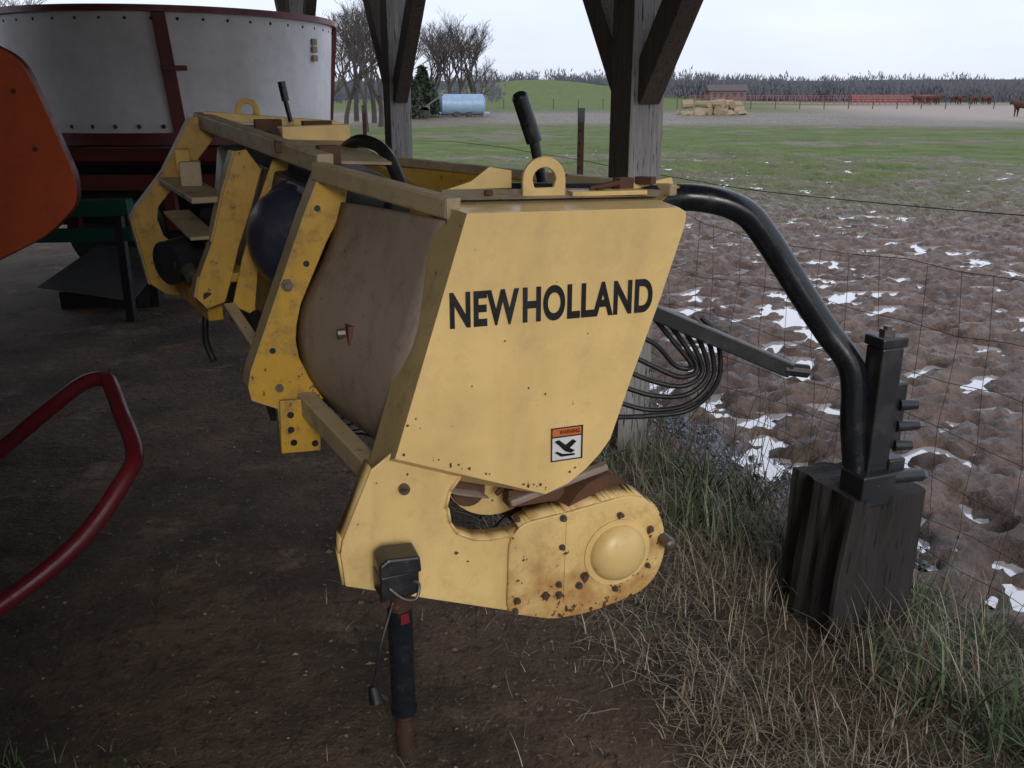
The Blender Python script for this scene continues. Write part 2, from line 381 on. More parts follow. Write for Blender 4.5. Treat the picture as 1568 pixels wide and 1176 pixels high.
vs=[(x,1.93,z) for x,z in front]+[(x,2.05,z) for x,z in back]+[(x,2.05,z) for x,z in ins(back,.02)]+[(x,1.936,z) for x,z in ins(front,.015)]
fs=[tuple(range(n))]
for i in range(n):
    j=(i+1)%n
    for r in range(3): fs.append((r*n+i,(r+1)*n+i,(r+1)*n+j,r*n+j))
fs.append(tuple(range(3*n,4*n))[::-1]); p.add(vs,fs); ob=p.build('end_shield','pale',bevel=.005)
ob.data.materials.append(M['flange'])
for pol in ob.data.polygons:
    if pol.normal.x<-.6 and pol.area>.01: pol.material_index=1  # left-facing strip takes the shade-darkened paint
p=HB(); p.add([(.565,2.055,1.376),(1.145,2.055,1.366),(1.235,2.15,1.378),(.60,2.15,1.392)],[(0,1,2,3)])
p.add([(.565,2.055,1.366),(1.145,2.055,1.356),(1.235,2.15,1.368),(.60,2.15,1.382)],[(3,2,1,0)])
p.add([(.565,1.99,1.371),(.565,2.15,1.389),(.565,2.15,1.33),(.565,1.99,1.33)],[(0,1,2,3)])
p.build('top_flange','dusty')
p=HB(); p.prism([(1.0,1.372),(1.12,1.372),(1.16,1.352),(1.25,1.362),(1.235,1.405),(1.15,1.392),(1.08,1.40)],2.14,2.15)
p.prism([(.62,1.385),(.80,1.385),(.80,1.43),(.74,1.44),(.69,1.405)],2.2,2.208)
p.beam((.92,2.10,1.377),(1.12,2.08,1.377),.05,.012); p.build('top_gussets','armp',bevel=.002)
p=HB(); p.box((1.08,2.12,1.395),(.05,.03,.03),.3); p.box((1.15,2.13,1.40),(.03,.05,.02),.6); p.tube([(.98,2.11,1.385),(1.06,2.10,1.40)],.008,8); p.disc((.70,2.09,1.381),(0,0,1),.012,.012,6); p.disc((1.0,2.09,1.376),(0,0,1),.012,.012,6); p.build('latch_parts','rusty',bevel=.002)
def eye(name,cx,cz,b,w,h,mat):
    path=[(-w/2,0)]+[(w/2*-math.cos(math.pi*k/14),h-w/2+w/2*math.sin(math.pi*k/14)) for k in range(15)]+[(w/2,0)]
    c0=(0,h-w/2); pin=[]
    for x,z in path:
        d=Vector((x-c0[0],z-c0[1])); L=d.length; pin.append((c0[0]+d.x/L*w*.27,c0[1]+d.y/L*w*.27))
    vs=[];fs=[];k=len(path)
    for y in (b,b+.014):
        vs+=[(cx+x,y,cz+z) for x,z in path]; vs+=[(cx+x,y,cz+z) for x,z in pin]
    for i in range(k):
        j=(i+1)%k
        fs+= [(i,j,k+j,k+i),(2*k+i,3*k+i,3*k+j,2*k+j),(i,2*k+i,2*k+j,j),(k+i,k+j,3*k+j,3*k+i)]
    p=HB(); p.add(vs,fs); p.build(name,mat,bevel=.003)
eye('lift_eye',.845,1.372,2.085,.115,.098,'armp')
eye('rear_lift_eye',.25,1.535,3.5,.085,.075,'yel')
def text(body,cx,cz,w,h,b,mat,name,off=.036):
    cu=bpy.data.curves.new(name,'FONT'); cu.body=body; cu.offset=off; cu.extrude=.001; cu.space_character=1.06; cu.space_word=.30
    ob=bpy.data.objects.new(name+'_tmp',cu); COL.objects.link(ob); bpy.context.view_layer.update()
    me=bpy.data.meshes.new_from_object(ob.evaluated_get(bpy.context.evaluated_depsgraph_get())); bpy.data.objects.remove(ob)
    co=np.empty(len(me.vertices)*3); me.vertices.foreach_get('co',co); co=co.reshape(-1,3)
    mn=co.min(0);mx=co.max(0); sx=w/(mx[0]-mn[0]); sz=h/(mx[1]-mn[1])
    o=np.empty_like(co); o[:,0]=(co[:,0]-(mn[0]+mx[0])/2)*sx+cx-OA; o[:,2]=(co[:,1]-(mn[1]+mx[1])/2)*sz+cz; o[:,1]=b-OB-co[:,2]*.6
    me.vertices.foreach_set('co',o.ravel()); me.materials.clear(); me.materials.append(M[mat]); me.update()
    ob=bpy.data.objects.new(name,me); COL.objects.link(ob); ob.parent=H
text('NEW HOLLAND',.8125,1.138,.527,.087,1.9285,'ink','lettering_decal')
p=HB(); p.prism([(.806,.726),(.891,.726),(.893,.817),(.808,.817)],1.9275,1.9285); p.build('warning_label','lab')
p=HB(); 
for a,b_ in (((.806,.726),(.891,.729)),((.806,.814),(.893,.817)),((.806,.726),(.809,.817)),((.889,.726),(.893,.817)),((.806,.790),(.893,.793))):
    p.prism([(a[0],a[1]),(b_[0],a[1]),(b_[0],b_[1]),(a[0],b_[1])],1.9245,1.9255)
p.prism([(.815,.780),(.828,.783),(.846,.768),(.866,.781),(.876,.774),(.858,.758),(.872,.750),(.862,.744),(.846,.750),(.838,.757),(.830,.766)],1.9255,1.9265)
p.prism([(.816,.750),(.824,.752),(.838,.744),(.872,.742),(.872,.737),(.834,.737)],1.9255,1.9265)
p.build('warning_label_pictogram','ink')
p=HB(); p.prism([(.809,.793),(.889,.793),(.889,.814),(.809,.814)],1.9260,1.9270); p.build('warning_label_header','labo')
text('WARNING',.856,.8035,.055,.011,1.9255,'ink','warning_label_text',.02)
arm=[(.352,.758),(.275,.584),(.268,.547),(.275,.459),(.74,.285),(.76,.54),(.70,.524),(.65,.522),(.605,.530),(.560,.556),(.541,.59),(.536,.63),(.548,.675),(.575,.71),(.60,.73),(.41,.80)]
p=HB(); p.prism(arm,1.955,1.963); p.build('side_arm_plate','armp',bevel=.003)
p=HB()
lip=[(.76,.54),(.70,.524),(.65,.522),(.605,.530),(.560,.556),(.541,.59),(.536,.63),(.548,.675),(.575,.71)]
for i in range(len(lip)-1):
    (x0,z0),(x1,z1)=lip[i],lip[i+1]; p.add([(x0,1.945,z0),(x1,1.945,z1),(x1,2.0,z1),(x0,2.0,z0)],[(0,1,2,3)])
lo=[(.352,.758),(.275,.584),(.268,.547),(.275,.459)]
for i in range(3):
    (x0,z0),(x1,z1)=lo[i],lo[i+1]; p.add([(x0,1.965,z0),(x1,1.965,z1),(x1,2.03,z1),(x0,2.03,z0)],[(0,1,2,3)])
ob=p.build('side_arm_lip','armp',smooth=50); sm=ob.modifiers.new('s','SOLIDIFY'); sm.thickness=.006
pl=rnd([(.693,.30),(.826,.252),(.93,.250),(1.023,.266),(1.10,.285),(1.145,.33),(1.166,.403),(1.155,.486),(1.121,.547),(1.075,.580),(1.03,.588),(.975,.580),(.86,.566),(.735,.556),(.700,.51)],.03)
p=HB(); p.prism(pl,1.944,1.952); p.build('bearing_plate','pale2',bevel=.003)
p=HB()
up=[q for q in pl if q[1]>.50 and q[0]>.72]
for i in range(len(up)-1):
    (x0,z0),(x1,z1)=up[i],up[i+1]; p.add([(x0,1.95,z0),(x1,1.95,z1),(x1,2.01,z1+.004),(x0,2.01,z0+.004)],[(0,1,2,3)])
ob=p.build('bearing_plate_lip','pale2',smooth=60); sm=ob.modifiers.new('s','SOLIDIFY'); sm.thickness=.005
p=HB(); p.beam((.86,1.9425,.30),(.865,1.9425,.555),.010,.003,up=(0,1,0)); p.build('seam_strip','pale2')
p=HB(); p.disc((1.013,1.944,.425),(0,-1,0),.098,.005,36); p.dome((1.013,1.939,.425),(0,-1,0),.082,.045,36,9); p.build('hub_cap','armp',smooth=50)
p=HB(); bl=[]
for k in (0,1,3,4,5):
    an=k/6*6.283+.5; bl.append((1.013+.112*math.cos(an),.425+.112*math.sin(an)))
for (x,z) in bl+[(.72,.575),(.848,.47),(.85,.555),(.80,.335),(.84,.33),(.84,.36),(.90,.345),(.72,.335),(.715,.305)]:
    s_=random.uniform(.7,1.0); p.disc((x,1.942,z),(0,-1,0),.0105*s_,.004,16); p.disc((x,1.938,z),(0,-1,0),.0075*s_,.008,6)
for (x,z) in [(.43,.70)]: p.disc((x,1.955,z),(0,-1,0),.014,.012,12)
p.disc((1.155,1.944,.44),(0,-1,0),.018,.04,12); p.dome((1.155,1.904,.44),(0,-1,0),.018,.01,12,4)
p.build('bolts','bolt',smooth=40)
def blot(p,x,z,y,r,rg=random):
    n=11; p.add([(x,y,z)]+[(x+r*rg.uniform(.45,1.2)*math.cos(k/n*6.283),y,z+r*rg.uniform(.5,1.4)*math.sin(k/n*6.283)) for k in range(n)],[(0,1+k,1+(k+1)%n) for k in range(n)])
p=HB()
for (x,z) in [(.44,.735),(.56,.50),(.59,.47)]: blot(p,x,z,1.9537,random.uniform(.003,.006))
for (x,z) in bl[:3]+[(.80,.335),(.84,.33),(.72,.335)]: blot(p,x+.003,z-.006,1.9427,random.uniform(.011,.016))
for i in range(14): blot(p,random.uniform(.82,1.10),random.uniform(.262,.29),1.9428,random.uniform(.002,.008))
for i in range(16): 
    t=random.random(); blot(p,.42+t*.40,.80-.16*t+random.uniform(-.002,.012),1.9286,random.uniform(.0015,.005))
for (x,z) in [(.60,.95),(.745,.93),(.79,.91),(.47,.86),(.44,.87),(.46,.885),(.86,.69),(.875,.70)]: blot(p,x,z,1.9284,random.uniform(.0015,.004))
p.build('rust_marks','rusty')
near=[(.572,1.335),(.548,1.25),(.512,1.15),(.478,1.05),(.455,.95),(.445,.86),(.455,.78),(.49,.71),(.56,.65),(.66,.62)]
farp=[(.40,1.335),(.375,1.26),(.335,1.17),(.277,1.057),(.255,.954),(.268,.87),(.30,.80),(.345,.735),(.43,.67),(.55,.64)]
p=HB(); ns=8; vs=[];fs=[]
for j in range(ns+1):
    t=j/ns
    P=[Vector((a[0]*(1-t)+b_[0]*t,a[1]*(1-t)+b_[1]*t)) for a,b_ in zip(near,farp)]
    for q_ in smoothpts([(v.x,v.y,0) for v in P],4): vs.append((q_.x,1.99+.52*t,q_.y+.003*math.sin(t*3.1)))
k=len(vs)//(ns+1)
for j in range(ns):
    for i in range(k-1): fs.append((j*k+i,j*k+i+1,(j+1)*k+i+1,(j+1)*k+i))
p.add(vs,fs); ob=p.build('trough_sheet','sheet',smooth=60); sm=ob.modifiers.new('s','SOLIDIFY'); sm.thickness=.004
p=HB(); vs=[];fs=[]
far2=[(x-.33,z+.05) for x,z in farp]
for P,b_ in ((farp,2.52),(far2,3.5)):
    for x,z in P: vs.append((x+.16,b_,z))
k=len(farp)
for i in range(k-1): fs.append((i,i+1,k+i+1,k+i))
p.add(vs,fs); p.build('trough_inner_sheet','dark')
p=HB(); p.box((.372,2.26,1.02),(.02,.055,.05)); p.build('sheet_bracket','rusty',bevel=.003)
p=HB(); p.disc((.36,2.27,1.02),(-1,0,0),.013,.02,8); p.build('sheet_bolt','bolt')
p=HB(); p.beam((.585,2.00,1.362),(.352,2.52,1.418),.045,.05); p.build('top_rail','dusty',bevel=.006)
p=HB(); p.beam((.375,2.52,1.435),(.085,3.56,1.535),.05,.055); p.build('rear_top_rail','dusty',bevel=.006)
p=HB(); p.beam((.39,2.0,.70),(.27,2.5,.77),.05,.06); p.beam((.44,2.02,.64),(.33,2.48,.70),.04,.05); p.build('lower_rail','dusty',bevel=.005)
p=HB()
a=(1.235,2.10,1.385); b_=(.637,3.5,1.405)
p.add([a,b_,(b_[0]+.10,b_[1],.95),(a[0]-.14,a[1]+.08,1.12),(a[0]-.10,a[1]+.03,1.30)],[(0,1,2,3,4)])
p.add([(a[0]-.03,a[1],a[2]+.002),(b_[0]-.03,b_[1],b_[2]+.002),b_,a],[(0,1,2,3)])
ob=p.build('windguard_wall','yel'); sm=ob.modifiers.new('s','SOLIDIFY'); sm.thickness=.006
p=HB(); p.beam((1.22,2.10,1.375),(.622,3.5,1.397),.03,.03); p.build('windguard_rim','dusty',bevel=.004)
p=HB(); ax0=Vector((.80,2.05,1.0)); ax1=Vector((.36,3.5,1.08)); p.tube([ax0,ax1],.09,20)
dirv=(ax1-ax0).normalized(); s1=dirv.cross(Vector((0,0,1))).normalized(); s2=s1.cross(dirv)
vs=[];fs=[]; n_=160
for i in range(n_+1):
    t=i/n_; an=t*6.283*4.5; c0=ax0.lerp(ax1,t); d=s1*math.cos(an)+s2*math.sin(an); vs+=[c0+d*.088,c0+d*.21]
for i in range(n_): fs.append((2*i,2*i+1,2*i+3,2*i+2))
p.add(vs,fs); p.build('auger','rusty',smooth=40)
p=HB(); r0=Vector((.97,2.03,.50)); r1=Vector((.52,3.45,.60)); dirv=(r1-r0).normalized(); s1=dirv.cross(Vector((0,0,1))).normalized(); s2=s1.cross(dirv)
for j in range(14):
    t=j/13; c0=r0.lerp(r1,t); p.tube([c0-dirv*.03,c0+dirv*.03],.135,20)
p.build('pickup_bands','rusty',smooth=40)
p=HB()
for j in range(14):
    c0=r0.lerp(r1,(j+.5)/14)
    for k in range(6):
        an=k*1.047+j*.2; d=s1*math.cos(an)+s2*math.sin(an); e=s1*math.cos(an-.4)+s2*math.sin(an-.4)
        p.tube([c0+d*.05,c0+d*.16,c0+e*.23],.0035,5)
p.tube([r0,r1],.05,12); p.build('pickup_tines','dark')
p=HB(); p.disc((.72,2.12,.66),(0,-1,0),.15,.01,30); p.build('inner_chain_guard','armp')
p=HB(); p.disc((.62,2.06,.63),(0,-1,0),.045,.03,20); p.box((.80,2.03,.60),(.16,.05,.05)); p.disc((.88,2.08,.66),(0,-1,0),.06,.02,22); p.disc((.95,2.05,.60),(0,-1,0),.045,.03,18)
p.build('drive_sprockets','rusty',bevel=.003)
p=HB(); p.box((.83,2.10,.66),(.14,.06,.10),.2); p.beam((.72,2.0,.595),(1.0,2.0,.66),.03,.02); p.build('grey_bearing_block','sheet',bevel=.006)
p=HB(); p.tube(smoothpts([(.70,2.05,.60),(.82,2.03,.69),(.95,2.03,.68),(1.05,2.03,.60)],5),.007,6); p.build('drive_chain','rusty')
R1=[(.350,1.41),(.380,1.405),(.425,1.365),(.418,1.33),(.401,1.297),(.360,1.227),(.277,1.057),(.262,1.0),(.256,.954),(.262,.90),(.289,.835),(.345,.775),(.200,.752),(.121,.790),(.115,.83),(.125,.875),(.30,1.30)]
p=HB(); p.prism(R1,2.492,2.504); p.build('adapter_rib','yel',bevel=.003)
def edgeflange(ed,y0,y1,name):
    p=HB()
    for i in range(len(ed)-1):
        (x0,z0),(x1,z1)=ed[i],ed[i+1]; p.add([(x0,y0,z0),(x1,y0,z1),(x1-.01,y1,z1),(x0-.01,y1,z0)],[(0,1,2,3)])
    ob=p.build(name,'flange'); sm=ob.modifiers.new('s','SOLIDIFY'); sm.thickness=.006
edgeflange([(.350,1.41),(.30,1.30),(.125,.875),(.115,.83),(.121,.790),(.200,.752)],2.492,2.57,'adapter_rib_flange')
p=HB(); p.prism([(.195,.79),(.309,.785),(.30,.625),(.188,.63)],2.46,2.475); p.build('stand_bracket','yel',bevel=.003)
p=HB(); p.box((.22,2.53,.70),(.06,.08,.15)); p.build('stand_socket','dusty',bevel=.004)
p=HB()
for x,z in [(.225,.66),(.22,.70),(.222,.745),(.285,.65)]: p.disc((x,2.46,z),(0,-1,0),.010,.001,12)
for x,z in [(.30,1.17),(.34,1.32),(.19,.93)]: p.disc((x,2.492,z),(0,-1,0),.009,.001,12)
p.build('bracket_holes','ink')
p=HB(); p.disc((.243,2.492,1.115),(0,-1,0),.017,.012,6); p.disc((.243,2.48,1.115),(0,-1,0),.010,.016,10); p.disc((.20,2.492,.82),(0,-1,0),.012,.01,6); p.build('rib_bolts','bolt')
R2=[(.165,1.45),(.20,1.455),(.241,1.391),(.20,1.27),(.149,1.146),(.12,1.05),(.092,.973),(.035,.955),(.003,.995),(.02,1.06),(.07,1.17),(.12,1.33)]
p=HB(); p.prism(R2,2.995,3.007); p.build('gearbox_side_plate','yel',bevel=.003)
p=HB(); p.prism([(.27,1.43),(.32,1.43),(.30,1.33),(.235,1.20),(.20,1.08),(.215,.98),(.16,.95),(.11,.98),(.15,1.12),(.215,1.30)],2.90,2.912); p.build('gearbox_front_plate','yel',bevel=.003)
edgeflange([(.165,1.45),(.12,1.33),(.07,1.17),(.02,1.06),(.003,.995),(.035,.955)],2.995,3.06,'gearbox_plate_flange')
R3=[(.05,1.545),(.10,1.55),(.15,1.50),(.03,1.36),(-.058,1.272),(-.09,1.235),(-.10,1.19),(-.085,1.13),(-.04,1.085),(.00,1.05),(-.02,.97),(-.055,.905),(-.10,.915),(-.149,.955),(-.185,1.20),(-.165,1.235),(-.06,1.36)]
p=HB(); p.prism(R3,3.495,3.507); p.build('far_rib','yel',bevel=.003)
edgeflange([(.05,1.545),(-.06,1.36),(-.165,1.235),(-.185,1.20),(-.149,.955)],3.495,3.56,'far_rib_flange')
p=HB(); p.beam((-.02,3.48,1.33),(.08,3.02,1.30),.12,.02); p.box((.03,3.30,1.36),(.07,.08,.09)); p.beam((-.03,3.45,1.22),(.05,3.02,1.18),.09,.012)
p.build('adapter_crossmembers','dusty',bevel=.004)
p=HB(); p.box((.01,3.32,1.41),(.05,.05,.07)); p.beam((.12,3.0,1.05),(.06,3.45,1.09),.10,.03); p.beam((.06,3.05,.93),(-.04,3.48,.96),.05,.06); p.build('adapter_lower_members','yel',bevel=.004)
p=HB(); p.beam((.10,2.9,.985),(.185,2.62,.86),.035,.012); p.build('belt_guard_strip','dusty',bevel=.002)
p=HB(); c0=Vector((.34,2.78,1.20)); dv=Vector((-.72,-.45,.02)).normalized()
p.tube([c0,c0+dv*.06],.165,30); p.dome(c0+dv*.06,dv,.155,.11,30,8); p.tube([c0+dv*.01,c0+dv*.035],.178,30)
p.build('clutch_cover','blue',smooth=50)
p=HB(); c1=Vector((.02,3.25,1.09)); dv=Vector((-.75,-.55,-.08)).normalized()
p.tube([c1,c1+dv*.12],.075,20); p.build('drive_shield','dark',smooth=35)
p=HB(); c2=Vector((-.03,3.18,1.09)); d2=Vector((.28,-.72,-.38)).normalized()
p.tube([c2-d2*.05,c2+d2*.03],.035,14); p.tube([c2,c2+d2*.22],.016,12); p.tube([c2+d2*.06,c2+d2*.10],.026,12); p.build('drive_shaft','bolt',smooth=35)
p=HB(); p.tube(smoothpts([(.30,2.95,1.0),(.20,2.8,.9),(.17,2.75,.8),(.2,2.8,.62)],5),.012,8); p.tube(smoothpts([(.05,3.3,.97),(.03,3.2,.9),(.02,3.2,.80),(.04,3.2,.72)],5),.012,8); p.build('shaft_chains','dark')
p=HB(); p.prism([(.36,1.36),(.62,1.36),(.6,.72),(.34,.72),(.25,.95)],2.56,3.45,[(.13,1.45),(.5,1.45),(.4,.80),(.12,.8),(.06,1.0)]); p.build('adapter_inner_frame','dark',bevel=.01)
p=HB(); p.add([(.38,2.60,1.44),(.58,2.62,1.43),(.55,3.5,1.50),(.11,3.52,1.525)],[(0,1,2,3)]); ob=p.build('top_deck','dusty'); ob.modifiers.new('s','SOLIDIFY').thickness=.008
p=HB(); p.beam((.32,3.12,1.485),(.55,3.16,1.49),.06,.07); p.beam((.10,3.52,1.55),(.56,3.42,1.515),.05,.03); p.build('top_crossbeam','armp',bevel=.004)
p=HB(); p.box((.30,3.3,1.52),(.09,.07,.04)); p.beam((.28,2.75,1.47),(.30,3.1,1.50),.03,.03); p.box((.46,3.25,1.51),(.10,.05,.05)); p.box((.40,2.63,1.455),(.06,.07,.05)); p.build('latch_brackets','rusty',bevel=.003)
p=HB(); p.tube(smoothpts([(.50,3.0,1.44),(.54,2.9,1.48),(.60,2.8,1.45),(.63,2.7,1.34)],5),.02,8); p.build('hydraulic_hoses','hose',smooth=60)
p=HB(); p.tube([(.885,2.2,1.40),(.862,2.2,1.50)],.014,10); p.tube([(.862,2.2,1.50),(.822,2.2,1.61)],.021,14); p.dome((.822,2.2,1.61),(-.35,0,.94),.021,.014,14,4); p.build('control_lever','blackpipe',smooth=50)
p=HB(); p.tube([(.385,3.35,1.53),(.372,3.35,1.60)],.009,8); p.tube([(.372,3.35,1.60),(.362,3.35,1.665)],.014,10); p.build('rear_lever','blackpipe',smooth=50)
p=HB(); p.tube([(.70,2.25,1.37),(1.20,2.15,1.36)],.03,12); p.build('windguard_shaft','dark',smooth=50)

def hw(X,Y,z):
    return (math.cos(A)*X+math.sin(A)*Y, -math.sin(A)*X+math.cos(A)*Y, z)
p=HB(); p.tube([hw(*q_) for q_ in smoothpts([(.33,2.45,1.325),(.46,2.5,1.345),(.57,2.5,1.335),(.655,2.5,1.30),(.715,2.5,1.235),(.77,2.5,1.16),(.84,2.49,1.06),(.91,2.48,.965),(.975,2.46,.88),(.995,2.45,.80),(1.0,2.44,.70),(1.02,2.43,.56)],5)],.038,20); p.build('swing_pipe_arm','blackpipe',smooth=50)
p=HB(); p.beam(hw(.38,2.52,1.03),hw(.82,2.5,.845),.035,.045); p.build('support_bar','dark',bevel=.004)
p=HB(); a0=Vector(hw(.80,2.5,.85)); p.tube([a0,a0+Vector((.07,-.02,-.01))],.02,10); p.build('support_bar_pin','dark')
p=HB(); uc=hw(1.06,2.43,.70); p.box((uc[0],uc[1],.71),(.075,.07,.46)); p.box((uc[0]-.02,uc[1]-.02,.52),(.12,.10,.10)); p.box((uc[0]+.05,uc[1],.73),(.05,.06,.20)); p.box((uc[0],uc[1],.955),(.09,.08,.03)); p.box((uc[0]+.06,uc[1]-.01,.56),(.06,.07,.08))
p.build('upright_bracket','dark',bevel=.006)
p=HB(); 
for z,l in ((.64,.10),(.70,.115),(.765,.10)): p.tube([(uc[0]+.05,uc[1]-.03,z),(uc[0]+l,uc[1]-.045,z)],[.018,.014],10)
p.tube([(uc[0]+.03,uc[1]-.05,.55),(uc[0]+.14,uc[1]-.06,.545)],.019,12)
p.build('valve_fittings','dark',smooth=40)
p=HB(); p.disc((uc[0],uc[1],.97),(0,0,1),.022,.018,6); p.disc((uc[0],uc[1],.985),(0,0,1),.012,.012,10); p.tube([(uc[0]+.13,uc[1]-.06,.545),(uc[0]+.155,uc[1]-.062,.544)],.013,6); p.tube([(uc[0]+.11,uc[1]-.045,.70),(uc[0]+.13,uc[1]-.048,.70)],.009,6); p.build('valve_bolts','bolt',smooth=40)
p=HB()
for i in range(6):
    o=i*.028; j=random.uniform(-.02,.02); P=[(.30,2.55,.68+o*2.0),(.42,2.55,.665+o*1.7+j),(.55-o*.4,2.55+j,.70+o),(.625-o*.6,2.56,.80+o*.3),(.61-o,2.56,.93),(.56-o,2.56,.99)]
    p.tube([hw(*q_) for q_ in smoothpts(P,6)],.008,8)
p.build('hose_bundle','hose',smooth=60)

# ------------------------------------------------------------------ jack stand
J=empty('jack_stand',(-.275,1.90,0),A)
p=MB(); p.tube([(0,0,-.01),(0,0,.10)],.023,16); p.tube([(0,0,.08),(0,0,.16)],.021,16); p.build('foot_tube','drust',J,40)
p=MB(); p.tube([(0,0,.13),(0,0,.42)],.031,22); p.tube([(0,0,.12),(0,0,.135)],.033,22); p.build('outer_tube','blackpipe',J,40)
p=MB(); p.tube([(0,0,.42),(0,0,.475)],.029,18); p.beam((-.045,0,.44),(.035,.0,.47),.03,.02); p.build('collar','drust',J,40)
p=MB(); p.box((-.005,0,.50),(.095,.07,.065),.1); p.prism([(-.052,.53),(-.052,.562),(-.03,.577),(.046,.572),(.05,.53)],-.042,.04); p.build('gear_head','dark',J,None,.006)
p=MB(); p.prism([(-.006,.392),(.016,.395),(.014,.422),(-.005,.42)],-.035,-.0325); p.build('tag','red',J)
p=MB(); p.tube(smoothpts([(-.03,-.04,.50),(.0,-.055,.475),(.03,-.055,.47),(.04,-.045,.50),(.025,-.05,.515)],6),.004,8); p.build('pin_clip','bolt',J,60)
p=MB(); p.tube(smoothpts([(-.02,-.02,.45),(-.06,-.05,.36),(-.075,-.05,.28),(-.085,-.05,.24)],6),.004,6); p.tube([(-.085,-.05,.25),(-.08,-.06,.21)],[.012,.017],10); p.tube([(-.085,-.05,.235),(-.055,-.05,.205)],.01,8); p.build('hanging_coupler','hose',J,60)

# ------------------------------------------------------------------ wooden block
def noisy_block(name,c,d,rz,mat):
    bm=bmesh.new(); bmesh.ops.create_cube(bm,size=1); bmesh.ops.subdivide_edges(bm,edges=bm.edges[:],cuts=24,use_grid_fill=True)
    for v in bm.verts:
        x,y,z=v.co; sc=1+.05*(-z)
        nx_=float(vn(np.array(x*9+3),np.array(z*2.),4.))-.5; ny_=float(vn(np.array(y*9+5),np.array(z*2+8.),6.))-.5
        v.co=Vector((x*d[0]*sc, y*d[1]*sc+(nx_*.028 if abs(y)>.45 else 0), z*d[2]+ (.012*ny_ if z>.45 else 0)))
        if abs(x)>.45: v.co.x+=ny_*.03*(1 if x>0 else -1)
    me=bpy.data.meshes.new(name); bm.to_mesh(me); bm.free(); me.materials.append(M[mat]); ob=bpy.data.objects.new(name,me); COL.objects.link(ob)
    ob.location=c; ob.rotation_euler=(.02,.03,rz); b_=ob.modifiers.new('b','BEVEL'); b_.width=.006; b_.limit_method='ANGLE'; return ob
noisy_block('wooden_block',(1.06,2.50,.235),(.30,.26,.53),math.radians(22),'block')

# ------------------------------------------------------------------ pole barn
PB=empty('pole_barn',(.53,3.95,0),0)
pd=Vector((-.42,.907,0)).normalized(); qd=Vector((-.907,-.42,0)).normalized(); rz=math.atan2(pd.y,pd.x)
def postset(o,k):
    c=pd*o; pr=rz+math.radians(90)
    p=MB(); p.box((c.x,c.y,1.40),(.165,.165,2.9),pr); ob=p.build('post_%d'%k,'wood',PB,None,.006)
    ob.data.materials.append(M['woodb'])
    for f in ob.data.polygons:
        if f.normal.dot(qd)>.7: f.material_index=1  # brown wood on this face paints in the post's shaded side
    p=MB()
    for sg in(-1,1):
        a=c+pd*sg*.05+Vector((0,0,1.62)); b_=c+pd*sg*.86+Vector((0,0,2.78))
        p.beam(a,b_,.12,.10,up=(qd.x,qd.y,0))
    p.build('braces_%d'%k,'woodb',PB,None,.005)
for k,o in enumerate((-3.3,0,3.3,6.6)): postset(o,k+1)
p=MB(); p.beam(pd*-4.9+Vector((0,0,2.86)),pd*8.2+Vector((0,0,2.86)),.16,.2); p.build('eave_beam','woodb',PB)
p=MB()
for k in range(14):
    a=pd*(-4.9+k*.98)+Vector((0,0,3.0))-qd*.35; b_=a+qd*9.5+Vector((0,0,1.3)); p.beam(a,b_,.05,.15)
p.build('rafters','woodb',PB)
p=MB(); a=pd*-5.1-qd*.5+Vector((0,0,3.08)); b_=pd*8.4-qd*.5+Vector((0,0,3.08)); cc=b_+qd*9.8+Vector((0,0,1.34)); dd=a+qd*9.8+Vector((0,0,1.34))
p.add([a,b_,cc,dd],[(0,1,2,3)]); ob=p.build('roof','roofm',PB); ob.modifiers.new('s','SOLIDIFY').thickness=.03
p=MB()
for k in range(38): p.box((-.90-k*.205,-.95-3.95,1.5),(.2,.025,3.0))
p.build('sun_block_end_boards','woodb',PB,None,.002)  # wall added behind the camera to keep sun off the left floor
p=MB(); p.box((-4.7,-.9-3.95,.9),(7.5,.05,.12)); p.box((-4.7,-.9-3.95,2.3),(7.5,.05,.12)); p.build('sun_block_end_girts','woodb',PB)  # girts of the added sun-blocking wall
p=MB()
for k in range(30):
    c=pd*(-4.9+k*.33)+qd*7.5; p.box((c.x,c.y,1.9),(.025,.32,3.8),rz-math.radians(90))
p.build('light_block_back_boards','woodb',PB)  # unseen wall added to darken the barn interior

# ------------------------------------------------------------------ fence
FE=empty('wire_fence',(0,0,0))
def fp(y,z,off=.05): return (2.529-.463*y+off/.907+ .022*math.sin(y*2.3+z*3)+.01*math.sin(y*7+z*9),y,z)
p=MB(); ys=np.arange(.9,13,.16); hs=[.08,.19,.31,.43,.57,.73,.92,1.12]
def wz(y,h): return h+ .025*math.sin(y*1.7+h*5)+.016*math.sin(y*5.1+h*11)+.006*math.sin(y*17+h*31)
for h in hs: p.tube([fp(y,wz(y,h)) for y in ys],.0012,4,False)
p.tube([fp(y,1.30+.03*math.sin(y*1.3)) for y in ys],.0016,4,False)
y=.9
while y<12:
    y+=random.uniform(.12,.155); P=[]; sl_=random.uniform(-.02,.02)
    for h in hs: P.append(fp(y+random.uniform(-.014,.014)+sl_*h,wz(y,h)))
    p.tube(P,.0010,4,False)
p.build('woven_wire','wire',FE)
for k,y in enumerate((1.0,4.8,8.6,12.4)):
    p=MB(); x0,y0,_=fp(y,0,.06); p.box((x0,y0,.75),(.035,.005,1.62),.3); p.box((x0,y0+.015,.75),(.005,.03,1.62),.3)
    for j in range(22): p.box((x0,y0-.006,.15+j*.062),(.012,.008,.012),.3)
    p.build('t_post_%d'%(k+1),'rusty',FE)
    p=MB(); p.box((x0,y0,1.53),(.037,.0075,.07),.3); p.build('t_post_tip_%d'%(k+1),'galv',FE)
VI=MB()
